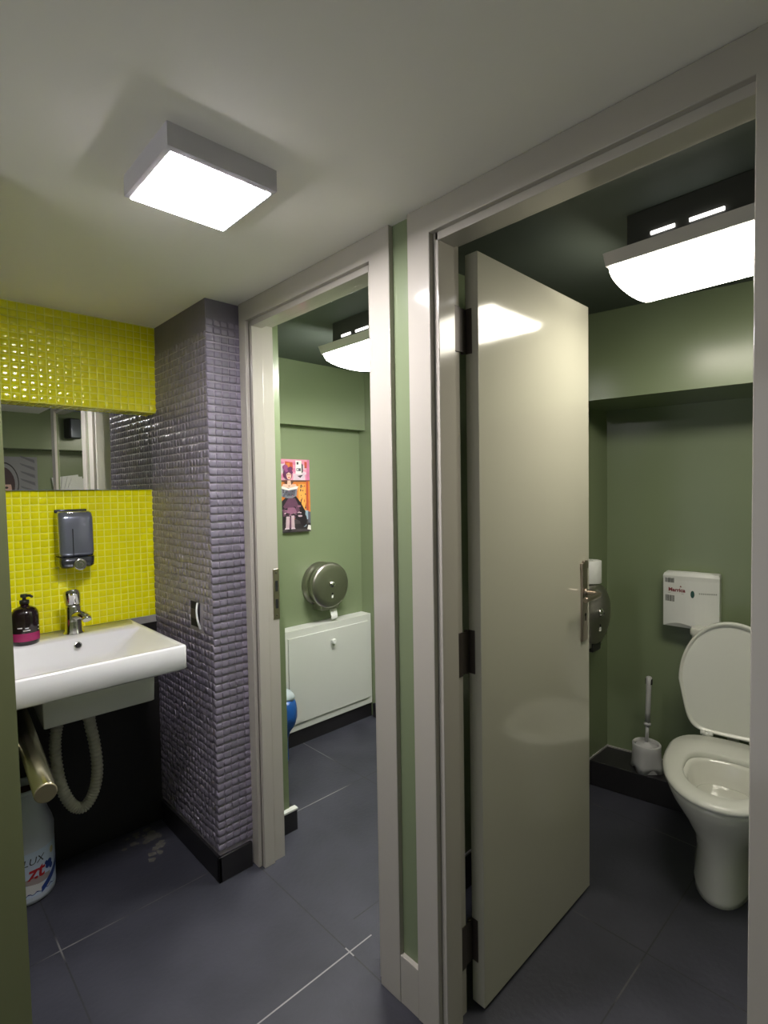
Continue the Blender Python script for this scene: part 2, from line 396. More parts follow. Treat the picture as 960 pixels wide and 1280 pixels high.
def wrap_lamp(x, y0, y1):
    t = thing('ceiling_lamp', 'long curved white ceiling lamp lit above the toilet', 'lamp', (x, y0, HS), 'curved ceiling lamps in the stalls')
    b = MB(); b.box(x+.035, x+.275, y0+.045, y1-.045, 2.030, HS, 'bracketm', .003); b.build('bracket', t)
    b = MB()
    prof = [(x, 2.022), (x+.35, 2.022), (x+.35, 1.998), (x, 1.998)]
    b.prism([(x-.010, 2.032), (x+.360, 2.032), (x+.345, 2.002), (x+.007, 2.002)], 'y', y0, y1, 'lamptray'); b.build('tray', t)
    b = MB(); n = 14
    arc = [(x+.175 - .160*math.cos(PI*i/n), 2.003 - .045*math.sin(PI*i/n)**.8) for i in range(n+1)]
    b.prism(arc, 'y', y0+.006, y1-.006, 'tube'); b.build('diffuser', t)
    for a, c in ((.108, .166), (.200, .276), (.40, .47)):
        b = MB(); b.box(x+.0325, x+.0355, y1-c, y1-a, 2.058, 2.066, 'slot'); o = b.build('vent_slot', t); o['label'] = 'bright slot of light above the tray'
    return t
lamp2 = wrap_lamp(1.465, .07, .655)
lamp1 = copy_tree(lamp2); lamp1.location = Vector((1.435, 1.31, HS)); lamp1['label'] = 'long curved ceiling lamp lit in the far stall, half hidden by the door frame'
lamp2['label'] = 'long curved ceiling lamp lit in the near stall above the toilet'
for o in (lamp1, lamp2): del o['group']
for o in lamp1.children:
    if o.name.startswith('diffuser'):
        o.data = o.data.copy(); o.data.materials[0] = M['tube_far']

# ------------------------------------------------------------------ mirror
XMIR = Matrix.Translation((.868, YM+.010, 0)) @ Matrix.Rotation(math.radians(.35), 4, 'Z')
b = MB(); b.box(-.68, .004, .0, .005, 1.427, 1.742, 'mirror'); b.box(-.68, .004, .0006, .0055, 1.4255, 1.4275, 'mirroredge')
tag(b.build('mirror', xf=XMIR), 'frameless wall mirror set between the two bands of yellow mosaic', 'mirror')

# ------------------------------------------------------------------ basin
SKB = Matrix.Identity(4)
t = thing('wash_basin', 'white rectangular ceramic wash basin fixed to the yellow mosaic wall', 'sink', (.49, YS, .89))
b = MB()
x0, x1, y0, y1, zt, zb = .218, .757, 1.780, 2.334, .890, .806
def rr(x0, x1, y0, y1, r, z, n=5):
    out = []
    for cx, cy, a0 in ((x1-r, y1-r, 0), (x0+r, y1-r, 90), (x0+r, y0+r, 180), (x1-r, y0+r, 270)):
        for k in range(n+1):
            a = math.radians(a0 + 90*k/n); out.append((cx + r*math.cos(a), cy + r*math.sin(a), z))
    return out
rings = [rr(x0+.006, x1-.006, y0+.006, y1, .008, zb), rr(x0, x1, y0, y1, .010, zb+.006), rr(x0, x1, y0, y1, .010, zt-.006), rr(x0+.002, x1-.002, y0+.002, y1, .010, zt-.0015), rr(x0+.006, x1-.006, y0+.006, y1, .010, zt),
         rr(x0+.016, x1-.020, y0+.016, 2.165, .012, zt), rr(x0+.019, x1-.023, y0+.019, 2.162, .012, zt-.004),
         rr(x0+.045, x1-.120, y0+.050, 2.130, .03, zt-.062), rr(x0+.075, x1-.16, y0+.08, 2.09, .04, zt-.074), rr(x0+.15, x1-.25, y0+.15, 2.0, .05, zt-.077)]
b.loft(rings, 'ceramic'); b.build('bowl', t, xf=SKB)
b = MB(); 
b.loft([rr(.366, .698, 1.950, 2.25, .004, .668), rr(.362, .703, 1.945, 2.27, .004, .672), rr(.358, .706, 1.94, 2.27, .004, .806)], 'ceramic'); b.build('underside', t, xf=SKB)
b = MB(); b.lathe((.513, 2.140, .868), [(.0125, .0), (.0125, .0035), (.0095, .0035)], 'chrome', axis=(0, -.92, .39), seg=20, cap1=False); b.lathe((.513, 2.140, .868), [(.0096, .0028), (.0096, .0030)], 'hole', axis=(0, -.92, .39), seg=20)
o = b.build('overflow_hole', t, xf=SKB); o['label'] = 'dark round overflow hole'

t = thing('tap', 'chrome single lever tap on the back edge of the white basin', 'tap', (.528, 2.25, .89))
b = MB(); b.lathe((.528, 2.25, .8895), [(.035, 0), (.035, .004), (.030, .009), (.0275, .05), (.0265, .10), (.024, .110)], 'chrome', seg=28); b.build('body', t)
b = MB(); b.tube(catmull([(.530, 2.235, .958), (.540, 2.205, .964), (.549, 2.185, .960), (.553, 2.176, .954)], 6), lambda q: .0165 - .002*q, 'chrome', 16)
b.lathe((.553, 2.174, .955), [(.015, -.004), (.015, .010), (.012, .010)], 'chrome', axis=(.1, -.55, -.83), seg=16); b.build('spout', t)
b = MB(); ring = lambda cx, cy, z, rx, ry, sl=0.: [(cx + rx*math.cos(2*PI*i/28), cy + ry*math.sin(2*PI*i/28), z + sl*math.sin(2*PI*i/28)) for i in range(28)]
b.loft([ring(.528, 2.25, .997, .025, .025), ring(.527, 2.248, 1.006, .0275, .0275), ring(.523, 2.240, 1.036, .0285, .034, -.006), ring(.521, 2.236, 1.048, .027, .034, -.009), ring(.520, 2.235, 1.052, .022, .029, -.009)], 'chrome')
b.loft([rr(.510, .530, 2.185, 2.22, .006, 1.040), rr(.510, .530, 2.185, 2.22, .006, 1.048)], 'chrome'); b.build('lever', t)

# corrugated waste hose under the basin
b = MB()
path = catmull([(.530, 2.10, .664), (.534, 2.115, .60), (.550, 2.12, .50), (.555, 2.12, .40), (.538, 2.12, .325), (.505, 2.12, .288), (.470, 2.13, .310), (.445, 2.15, .38), (.437, 2.17, .47), (.442, 2.185, .55), (.470, 2.22, .605), (.52, 2.26, .62), (.56, 2.315, .62)], 26)
cnt = len(path)
b.tube(path, lambda q: .0185 + .0022*math.sin(q*cnt*2*PI/4.0), 'hose', 14)
tag(b.build('drain_hose'), 'ivory corrugated drain hose looping down under the white basin', 'pipe')

# pump bottle
t = thing('soap_bottle', 'dark cherry pump bottle with magenta label on the basin edge', 'bottle', (.370, 2.215, .89))
b = MB(); bx, by = .370, 2.215
b.lathe((bx, by, .8895), [(.036, 0), (.041, .004), (.042, .012), (.042, .098), (.040, .112), (.033, .124), (.020, .131), (.013, .134), (.013, .142)], 'bottle', seg=36); b.build('body', t)
b = MB(); b.lathe((bx, by, .8895), [(.0424, .016), (.0424, .044)], 'magenta', seg=36, cap0=False, cap1=False)
for a, z, w in ((-1.9, .052, .5), (-1.75, .060, .25), (-.7, .050, .12), (-.7, .062, .16), (-2.3, .062, .35)):
    n = 6; b.loft([[(bx + .0426*math.cos(a + w*k/n), by + .0426*math.sin(a + w*k/n), .8895 + z + dz) for k in range(n+1)] for dz in (0, .0035)], 'labelwhite', False, False, closed=False)
o = b.build('label_band', t); o['label'] = 'magenta label band'
b = MB(); b.lathe((bx, by, 1.0305), [(.0145, 0), (.0145, .012), (.006, .013), (.006, .024)], 'dark', seg=18)
b.lathe((bx, by, 1.053), [(.011, 0), (.012, .006), (.010, .011)], 'dark', seg=18); b.tube([(bx, by, 1.060), (bx+.014, by-.022, 1.060), (bx+.018, by-.03, 1.056)], .0045, 'dark', 10); b.build('pump', t)

# wall soap dispenser
t = thing('soap_dispenser', 'smoky chrome liquid soap dispenser on the yellow mosaic above the tap', 'soap dispenser', (.553, YS, 1.24))
def front_prof(z, w0, d, yb=YS-.004):   # rounded plan outline
    x0, x1 = .553-w0/2, .553+w0/2; y0 = yb-d; r = min(.022, d*.45); pts = [(x1, yb, z)]
    for cx, a0 in ((x1-r, 0), (x0+r, -90)):
        for k in range(7):
            a = math.radians(a0 - 90*k/6); pts.append((cx + r*math.cos(a), y0 + r + r*math.sin(a), z))
    pts.append((x0, yb, z)); return pts
b = MB(); b.box(.497, .609, YS-.010, YS-.003, 1.150, 1.352, 'smoke2', .003); b.build('back_plate', t)
b = MB(); b.loft([front_prof(1.176, .116, .088), front_prof(1.19, .118, .092), front_prof(1.32, .118, .088), front_prof(1.338, .114, .080), front_prof(1.345, .104, .066)], 'smoke'); b.box(.520, .590, YS-.0805, YS-.06, 1.336, 1.3435, 'chrome', .003); b.box(.5355, .5385, YS-.0975, YS-.09, 1.18, 1.28, 'smoke2', .001); o = b.build('tank', t)
b = MB(); b.loft([front_prof(1.132, .104, .080), front_prof(1.140, .116, .090), front_prof(1.174, .118, .094)], 'smoke2'); b.build('lower_cover', t)
b = MB(); b.lathe((.556, YS-.090, 1.146), [(.0225, 0), (.0225, .014), (.020, .0185), (.014, .0165), (.006, .0185)], 'chrome', axis=(0, -1, 0), seg=26); o = b.build('push_button', t); o['label'] = 'round chrome push button'

# socket hole in the tiled pillar
t = thing('wall_socket', 'broken round wall socket with dark opening in the mauve pillar', 'socket', (.868, 1.93, .95))
b = MB(); xs = px_(.95)
b.box(xs-.001, xs+.004, 1.912, 1.982, .905, .998, 'hole'); b.box(xs-.003, xs, 1.922, 1.975, .935, .97, 'bronze'); b.build('opening', t)
b = MB()
arc = [(xs-.004 - .012*math.sin(PI*i/14), 1.905 + .010*math.cos(PI*i/14*1.0) - .010*math.sin(PI*i/14), .998 - .096*i/14) for i in range(15)]
b.tube(arc, .004, 'whiteplastic', 8); o = b.build('rim', t); o['label'] = 'white curved rim'

# handrail tube on the left
t = thing('handrail', 'pale yellow metal tube sticking out behind the green wall edge under the basin', 'handrail', (.287, 1.552, .655))
A = Vector((.2875, 1.552, .656)); B = Vector((.302, 1.85, .690)); D = (B-A).normalized(); E_ = A + D*.70
b = MB(); b.lathe(A, [(.0255, .002), (.0262, .004), (.0262, .70)], 'railm', axis=D, seg=32); b.build('tube', t)
b = MB(); b.lathe(A, [(.0235, -.001), (.0255, .001), (.0262, .006)], 'railcap', axis=D, seg=32); o = b.build('end_cap', t); o['label'] = 'dull yellow metal end cap'
for q in (.30, .60):
    b = MB(); p = A + D*q; b.tube([p, (.26, p.y, p.z-.01), (.2155, p.y, p.z-.012)], .009, 'railm', 12); b.lathe((.2135, p.y, p.z-.012), [(.022, 0), (.022, .005)], 'railm', axis=(1, 0, 0), seg=20); b.build('bracket', t)

# detergent jug
t = thing('detergent_jug', 'pale blue and white detergent jug on the floor under the basin', 'jug', (.346, 2.228, 0))
jx, jy = .346, 2.228
KJ = .86
def jring(r, z, n=40):
    r = r*KJ; return [(jx + r*math.cos(2*PI*i/n), jy + r*math.sin(2*PI*i/n), z) for i in range(n)]
b = MB(); b.loft([jring(.088, 0), jring(.097, .006), jring(.100, .02), jring(.100, .20), jring(.101, .235), jring(.096, .255), jring(.083, .285), jring(.074, .31), jring(.072, .385), jring(.068, .385), jring(.068, .32), jring(.09, .25), jring(.09, .05)], 'jug'); b.build('body', t)
b = MB(); b.loft([jring(.0735, .378), jring(.0755, .384), jring(.0735, .389), jring(.067, .389)], 'bagw', False, False); o = b.build('rim', t)
b = MB(); b.loft([jring(.0675, .36), jring(.001, .362)], 'rust', False, False); o = b.build('residue', t); o['label'] = 'rusty brown residue inside'
def jw(u, v, w, a0=-1.18):   # wrap (u along, v up)
    a = a0 + u/.0867; r = .0864 + w
    return Vector((jx + r*math.cos(a), jy + r*math.sin(a), v))
b = MB(); n = 40
def jband(a0, a1, zf0, zf1, m, r=.1004, n=24):
    r = r*KJ
    b.loft([[(jx + r*math.cos(a0+(a1-a0)*k/n), jy + r*math.sin(a0+(a1-a0)*k/n), zf(k/n)) for k in range(n+1)] for zf in (zf0, zf1)], m, False, False, closed=False)
jband(-2.6, .25, lambda q: .030, lambda q: .185, 'juglabel')
jband(-1.25, -.15, lambda q: .030 + .062*q, lambda q: .050 + .075*q, 'navy', .1008)
jband(-2.5, -.9, lambda q: .040, lambda q: .052 + .022*math.sin(q*3.1), 'labelwhite', .1007)
jband(-2.4, -.85, lambda q: .0725 + .005*math.sin(q*6), lambda q: .086 + .010*math.sin(q*3), 'labelgrey', .1007)
jband(-2.4, -.6, lambda q: .036 + .006*math.sin(q*20)**2, lambda q: .038 + .008*math.sin(q*20)**2, 'navy', .1009)
for a, z, r in ((-.86, .120, .012), (-.96, .112, .010), (-.79, .104, .010), (-1.02, .125, .007)):
    n = 10; vv = [Vector((jx + .0869*math.cos(a + r*9.9*math.cos(2*PI*k/n)), jy + .0869*math.sin(a + r*9.9*math.cos(2*PI*k/n)), z + r*math.sin(2*PI*k/n))) for k in range(n)]; b.quad(vv, 'navy')
n = 10; vv = [Vector((jx + .0869*math.cos(-.72 + .10*math.cos(2*PI*k/n)), jy + .0869*math.sin(-.72 + .10*math.cos(2*PI*k/n)), .157 + .012*math.sin(2*PI*k/n))) for k in range(n)]; b.quad(vv, 'labelyel')
text_into(b, 'LUX', 'labelink', .034, lambda u, v, w: jw(u, v + .153, w+.0005, -1.50), shear=.2)
text_into(b, 'zt', 'labelred', .066, lambda u, v, w: jw(u, v + .112, w+.0008, -1.42), shear=.15, bold=.0016)
o = b.build('label', t); o['label'] = 'pale blue printed label with red letters'

# limescale patch where floor, wall and pillar meet is wear of the floor
b = MB()
random.seed(3)
for k in range(26):
    cx = .80 - abs(random.gauss(0, .06)); cy = 2.30 - abs(random.gauss(0, .10)); r = random.uniform(.006, .02)
    b.bm.faces.new([b.bm.verts.new((cx + r*random.uniform(.6, 1.3)*math.cos(2*PI*i/9), cy + r*random.uniform(.6, 1.3)*math.sin(2*PI*i/9), .0006 + k*.00002)) for i in range(9)]).material_index = b.mi('dirt')
o = b.build('limescale_stain'); tag(o, 'whitish limescale stain on the dark floor in the corner under the basin', 'stain'); o['kind'] = 'stuff'

# ------------------------------------------------------------------ far stall
t = thing('paper_dispenser', 'round steel toilet paper dispenser on the green wall above the white panel', 'paper dispenser', (1.89, 2.55, .868), 'round paper dispensers')
cx, cz, yf, yb = 1.892, .866, 2.430, 2.549
b = MB(); b.lathe((cx, yb, cz), [(.128, 0), (.128, .006), (.122, .010), (.122, .066), (.128, .070), (.129, .074)], 'steel', axis=(0, -1, 0), seg=56); b.build('drum', t)
b = MB(); b.lathe((cx, yb, cz), [(.127, .074), (.131, .078), (.131, .098), (.128, .106), (.118, .112), (.09, .116), (.001, .119)], 'steel', axis=(0, -1, 0), seg=56); b.box(cx-.062, cx+.062, yf+.020, yf+.10, cz-.142, cz-.105, 'steel', .004); b.build('cover', t)
b = MB(); b.lathe((cx+.002, yf, cz+.008), [(.020, -.002), (.018, .006), (.014, .008), (.010, .014), (.006, .014)], 'chrome', axis=(0, -1, 0), seg=24); b.lathe((cx+.002, yf, cz+.008), [(.004, .0141), (.004, .0146)], 'hole', axis=(0, -1, 0), seg=12); b.build('lock', t)
b = MB(); b.lathe((cx+.002, yf+.002, cz-.048), [(.006, 0), (.006, .002)], 'hole', axis=(0, -1, 0), seg=14); b.box(cx-.004, cx+.007, yf-.001, yf+.003, cz-.072, cz-.056, 'whiteplastic'); b.build('keyhole', t)
disp2 = copy_tree(t)
# the hanging sheet only shows on the far one
b = MB(); 
pts = [(yf+.045, cz-.125), (yf+.036, cz-.16), (yf+.028, cz-.19), (yf+.03, cz-.205)]
b.loft([[(cx+.012, y, z), (cx+.058, y, z+.004), (cx+.066, y+.012, z+.006)] for y, z in pts], 'paper', False, False, closed=False, smooth=False)
o = b.build('paper_sheet', t); o['label'] = 'white paper end hanging out'
md = o.modifiers.new('s', 'SOLIDIFY'); md.thickness = .001
disp2.location = Vector((2.262, 1.150, .852)) + (Vector(t.location) - Vector((cx, 2.55, cz))) ; disp2['label'] = 'round steel toilet paper dispenser in the near stall, behind the door handle'
t['label'] = 'round steel toilet paper dispenser above the white panel in the far stall'
for o in (t, disp2): del o['group']
b = MB(); b.box(2.222, 2.300, 1.045, 1.135, .690, .735, 'dark', .004); b.build('outlet', disp2)

t = thing('access_panel', 'white laminate panel box with small knob, low on the far stall wall', 'cabinet', (1.85, 2.55, 0))
b = MB(); b.box(1.42, 2.214, 2.462, 2.549, .085, .646, 'laminate', .002); b.box(1.42, 2.214, 2.470, 2.549, 0, .085, 'black'); b.build('box', t)
b = MB(); b.box(1.604, 2.186, 2.454, 2.4625, .128, .606, 'laminate', .0015); dr = b.build('door', t)
b = MB(); b.lathe((1.902, 2.4545, .540), [(.007, 0), (.007, .010), (.014, .014), (.015, .022), (.011, .027)], 'whiteplastic', axis=(0, -1, 0), seg=20); b.build('knob', dr)

# blue bag at the doorway edge
t = thing('rubbish_bag', 'blue plastic bag with white top, half hidden behind the far door frame', 'bag', (1.50, 2.36, 0))
b = MB(); n = 28; rings = []
for z, r in ((.0, .018), (.02, .024), (.08, .022), (.13, .024), (.165, .036), (.20, .060), (.24, .073), (.28, .072), (.31, .066), (.335, .054)):
    rings.append([(1.500 + r*(1 + .06*math.sin(5*2*PI*i/n + z*30))*math.cos(2*PI*i/n), 2.36 + r*(1 + .06*math.sin(7*2*PI*i/n + z*20))*math.sin(2*PI*i/n), z) for i in range(n)])
b.loft(rings, 'bag'); b.build('body', t)
b = MB(); rings = []
for z, r in ((.333, .056), (.35, .060), (.365, .052), (.378, .03), (.382, .01)):
    rings.append([(1.500 + r*(1 + .08*math.sin(5*2*PI*i/n))*math.cos(2*PI*i/n), 2.36 + r*(1 + .08*math.sin(5*2*PI*i/n))*math.sin(2*PI*i/n), z) for i in range(n)])
b.loft(rings, 'bagw'); o = b.build('knot', t); o['label'] = 'white gathered top'

# picture of a seated woman in a ruffled dress
PC = dict(pink=(214, 140, 165), pink2=(196, 112, 150), orange=(205, 120, 50), orange2=(226, 158, 78), red=(178, 70, 52), brown=(92, 58, 44), dark=(40, 34, 40), dark2=(66, 58, 64), hair=(96, 40, 84), hair2=(140, 72, 120), skin=(226, 180, 160), skin2=(190, 130, 115), grey=(120, 120, 130), grey2=(84, 84, 98), white=(226, 222, 218), mauve=(96, 58, 84), mauve2=(140, 92, 120), blk=(28, 18, 28), stock=(190, 165, 175), blue=(150, 170, 190), lav=(206, 186, 200))
for k, v in PC.items(): M['art_'+k] = mat('paint_'+k, lin(v), .45, var=.22, vscale=38)
t = thing('picture', 'small canvas of a woman in a dark ruffled dress against pink and orange', 'picture', (1.70, 2.549, 1.38))
W, H, ax, az, ay = .248, .408, 1.573, 1.180, 2.530
b = MB(); b.box(ax, ax+W, ay, 2.5495, az, az+H, 'art_pink', .0015); b.build('canvas', t)
b = MB(); lay = [0]
def poly(pts, m):
    lay[0] += 1; y = ay - .0004 - lay[0]*.00006
    b.quad([(ax + u*W, y, az + v*H) for u, v in pts], 'art_'+m)
def ell(u, v, ru, rv, m, n=16, a0=0, a1=2*PI): poly([(u + ru*math.cos(a0+(a1-a0)*k/n), v + rv*math.sin(a0+(a1-a0)*k/n)) for k in range(n)], m)
rnd = random.Random(5)
poly([(0, .70), (1, .70), (1, 1), (0, 1)], 'pink'); poly([(.0, .86), (.3, .80), (.34, .95), (0, .98)], 'lav'); poly([(.55, .70), (.88, .70), (.86, .84), (.55, .80)], 'lav')
for k in range(14): u, v = rnd.random()*.9, .72 + rnd.random()*.25; ell(u, v, .04 + .05*rnd.random(), .012 + .02*rnd.random(), rnd.choice(['pink2', 'lav', 'pink']))
poly([(.34, .85), (.55, .85), (.54, .96), (.34, .97)], 'red'); poly([(.37, .88), (.46, .88), (.46, .95), (.37, .95)], 'orange')
poly([(.62, .80), (.78, .80), (.78, .985), (.62, .985)], 'white'); poly([(.78, .81), (.82, .83), (.82, .93), (.78, .95)], 'dark2'); poly([(.64, .84), (.76, .84), (.76, .88), (.64, .88)], 'grey2'); poly([(.65, .93), (.70, .93), (.70, .965), (.65, .965)], 'dark'); poly([(.66, .775), (.82, .79), (.74, .745)], 'dark2'); poly([(.66, .85), (.69, .85), (.69, .87), (.66, .87)], 'white')
poly([(.86, .88), (.93, .88), (.93, .97), (.86, .97)], 'red'); poly([(.90, .70), (1, .70), (1, 1), (.94, 1)], 'pink2')
poly([(0, .10), (1, .10), (1, .705), (0, .705)], 'orange'); poly([(0, .69), (1, .69), (1, .715), (0, .715)], 'brown')
poly([(.02, .45), (.18, .45), (.18, .66), (.02, .66)], 'orange2'); poly([(.18, .40), (.22, .40), (.22, .69), (.18, .69)], 'red'); ell(.08, .62, .03, .025, 'dark2')
poly([(.68, .30), (.88, .30), (.88, .66), (.68, .66)], 'orange2'); poly([(.90, .12), (.98, .12), (.98, .70), (.90, .70)], 'red'); poly([(.95, .12), (1, .12), (1, .70), (.95, .70)], 'orange')
for k in range(16): u, v = .68 + rnd.random()*.2, .32 + rnd.random()*.32; ell(u, v, .008 + .015*rnd.random(), .008 + .014*rnd.random(), rnd.choice(['brown', 'dark2', 'red']))
poly([(0, .02), (1, .02), (1, .19), (0, .17)], 'dark2'); poly([(.80, .16), (.93, .17), (.94, .29), (.80, .30)], 'blue'); poly([(.93, .12), (1, .12), (1, .27), (.93, .28)], 'grey2'); poly([(.04, .14), (.16, .15), (.16, .19), (.04, .19)], 'grey')
poly([(0, 0), (1, 0), (1, .11), (0, .12)], 'dark'); poly([(.0, .03), (.9, .0), (1, .035), (.4, .05)], 'dark2'); poly([(.90, .03), (1, .015), (1, .08), (.93, .09)], 'white'); ell(.83, .09, .05, .025, 'blue')
ell(.80, .16, .10, .09, 'blk'); ell(.20, .18, .12, .08, 'blk')
# skirt, bodice, head
poly([(.38, .50), (.60, .50), (.74, .40), (.86, .28), (.84, .18), (.70, .15), (.52, .20), (.34, .17), (.14, .20), (.06, .28), (.16, .40)], 'blk')
poly([(.40, .47), (.58, .47), (.68, .36), (.72, .25), (.56, .23), (.40, .24), (.26, .22), (.24, .34)], 'mauve')
for k in range(26):
    u = .12 + .66*rnd.random(); v = .20 + .18*rnd.random(); ell(u, v, .03 + .03*rnd.random(), .008 + .010*rnd.random(), rnd.choice(['mauve2', 'mauve', 'blk', 'blk', 'stock']))
poly([(.38, .34), (.56, .34), (.62, .27), (.48, .25), (.34, .27)], 'mauve2')
poly([(.31, .05), (.40, .05), (.43, .22), (.33, .22)], 'stock'); poly([(.46, .05), (.55, .05), (.54, .23), (.46, .23)], 'stock'); poly([(.41, .06), (.45, .06), (.46, .2), (.42, .2)], 'mauve')
poly([(.28, .045), (.41, .045), (.40, .065), (.30, .065)], 'lav'); poly([(.45, .045), (.57, .045), (.55, .065), (.46, .065)], 'lav'); ell(.41, .03, .06, .015, 'blk')
poly([(.18, .50), (.24, .62), (.26, .66), (.60, .66), (.66, .60), (.58, .50), (.40, .51)], 'skin'); poly([(.20, .50), (.22, .61), (.64, .61), (.62, .50), (.50, .47), (.36, .47)], 'grey')
poly([(.24, .49), (.36, .60), (.60, .60), (.56, .50)], 'grey2'); poly([(.19, .605), (.24, .635), (.40, .60), (.58, .625), (.68, .63), (.62, .595), (.40, .575)], 'white')
for k in range(10): ell(.26 + .3*rnd.random(), .50 + .08*rnd.random(), .02, .01, rnd.choice(['grey', 'dark2', 'mauve2']))
poly([(.34, .63), (.52, .63), (.46, .70), (.38, .70)], 'skin'); poly([(.30, .67), (.36, .66), (.42, .625), (.50, .66), (.54, .69), (.54, .71), (.30, .71)], 'brown'); poly([(.37, .64), (.48, .64), (.46, .71), (.38, .71)], 'skin')
ell(.40, .80, .115, .085, 'hair'); ell(.42, .785, .065, .062, 'skin'); poly([(.30, .86), (.46, .90), (.53, .82), (.50, .79), (.42, .82), (.33, .79), (.30, .75), (.28, .81)], 'hair'); ell(.33, .89, .07, .035, 'hair2'); ell(.47, .87, .05, .03, 'hair')
ell(.395, .79, .014, .008, 'dark'); ell(.45, .79, .014, .008, 'dark'); ell(.42, .75, .022, .009, 'red'); ell(.36, .845, .04, .02, 'hair2')
o = b.build('painted_image', t)

# ------------------------------------------------------------------ near stall: toilet (axis square to the skewed end wall)
TY = -.537      # toilet centre line in the end wall's own frame
def T(x, y, z): return XF @ Vector((-.313 - x, TY + y, z))       # x = forward from the hinge line, y = to the left
def egg(xb, xf, hw, z, n=40, pb=.55, xm=None):
    """plan outline from back xb to front xf, half width hw"""
    out = []; xm = xm if xm is not None else xb + (xf-xb)*.42
    for i in range(n):
        a = 2*PI*i/n; c, s = math.cos(a), math.sin(a)
        x = xm + (xf-xm)*c if c > 0 else xm - (xm-xb)*abs(c)**pb
        out.append(T(x, hw*math.copysign(abs(s)**(.92 if c > 0 else .75), s), z))
    return out
t = thing('toilet', 'white ceramic toilet with lid up against the olive green end wall', 'toilet', tuple(T(.1, 0, 0)))
b = MB()
b.loft([egg(-.05, .403, .090, 0, xm=.2), egg(-.05, .403, .090, .02, xm=.2), egg(-.05, .385, .085, .07, xm=.18), egg(-.05, .378, .086, .13, xm=.17), egg(-.05, .39, .100, .19, xm=.17), egg(-.05, .43, .142, .26, xm=.17), egg(-.055, .475, .176, .32, xm=.17), egg(-.06, .490, .186, .35, xm=.17), egg(-.06, .493, .188, .366, xm=.17),
        egg(-.05, .480, .178, .369, xm=.17), egg(.105, .410, .118, .369, xm=.24), egg(.112, .400, .108, .355, xm=.24), egg(.125, .38, .098, .31, xm=.24), egg(.145, .345, .075, .25, xm=.23), egg(.17, .30, .04, .22, xm=.23)], 'toilet', True, True); b.build('bowl', t)
b = MB()
b.loft([egg(-.050, .496, .190, .369, xm=.17), egg(-.056, .503, .196, .374, xm=.17), egg(-.055, .501, .195, .384, xm=.17), egg(-.045, .488, .184, .393, xm=.17), egg(.098, .428, .128, .391, xm=.245), egg(.106, .417, .120, .385, xm=.245), egg(.104, .419, .122, .370, xm=.245)], 'seat', False, False)
b.build('seat', t)
M['water'] = mat('still_water', (.55, .56, .50), .03, coat=1.)
b = MB(); b.loft([egg(.13, .365, .090, .285, xm=.24), egg(.135, .36, .086, .2855, xm=.24)], 'water'); o = b.build('water', t); o['label'] = 'still water in the bowl'
# lid raised and leaning back a little
HX = -.062
def lid_ring(k, d):
    out = []; n = 84; L = .458; hw = .190
    for i in range(n):
        a = 2*PI*i/n; c, s = math.cos(a), math.sin(a); xm = .20
        h = xm + (L-xm)*c if c > 0 else xm - xm*abs(c)**.30
        y = hw*math.copysign(abs(s)**(.94 if c > 0 else .36), s)
        if c < 0: y *= 1 - .22*(1 - h/xm)
        h = xm + (h-xm)*k; y *= k
        out.append(T(HX - .004 - h*.11 - d, y, .396 + h*.99))
    return out
b = MB(); b.loft([lid_ring(.93, .003), lid_ring(.955, -.008), lid_ring(.985, -.010), lid_ring(1., -.004), lid_ring(1., .006), lid_ring(.98, .014), lid_ring(.90, .018)], 'seat'); ld = b.build('lid', t)
for s_ in (1, -1):
    b = MB(); y = .083*s_
    b.tube([T(HX+.006, y-.022, .398), T(HX+.006, y-.004, .398)], .010, 'whiteplastic', 14); b.tube([T(HX+.006, y+.004, .398), T(HX+.006, y+.022, .398)], .010, 'whiteplastic', 14); b.tube([T(HX+.006, y-.02, .398), T(HX+.006, y+.02, .398)], .005, 'chrome', 10)
    b.loft([[T(HX-.004, y-.016, .386), T(HX+.016, y-.016, .386), T(HX+.016, y+.016, .386), T(HX-.004, y+.016, .386)], [T(HX-.002, y-.013, .402), T(HX+.014, y-.013, .402), T(HX+.014, y+.013, .402), T(HX-.002, y+.013, .402)]], 'whiteplastic'); b.build('hinge', t)
b = MB()
def cis(k, z): 
    return [T(-.172 + dx*k, dy, z) for dx, dy in [(.036*math.copysign(abs(math.cos(a))**.4, math.cos(a)), .152*k*math.copysign(abs(math.sin(a))**.35, math.sin(a))) for a in [2*PI*i/32 for i in range(32)]]]
b.loft([cis(.92, .46), cis(.96, .48), cis(1., .765), cis(1.04, .77), cis(1.04, .79), cis(1., .80)], 'toilet'); ci = b.build('cistern', t)
b = MB(); b.tube([T(-.172, .0, .465), T(-.172, 0, .36), T(-.13, 0, .33), T(-.055, 0, .33)], .022, 'toilet', 14); b.build('flush_pipe', ci)
b = MB(); b.lathe(T(-.172, 0, .799), [(.02, 0), (.02, .006), (.015, .009)], 'chrome', seg=20); b.build('button', ci)

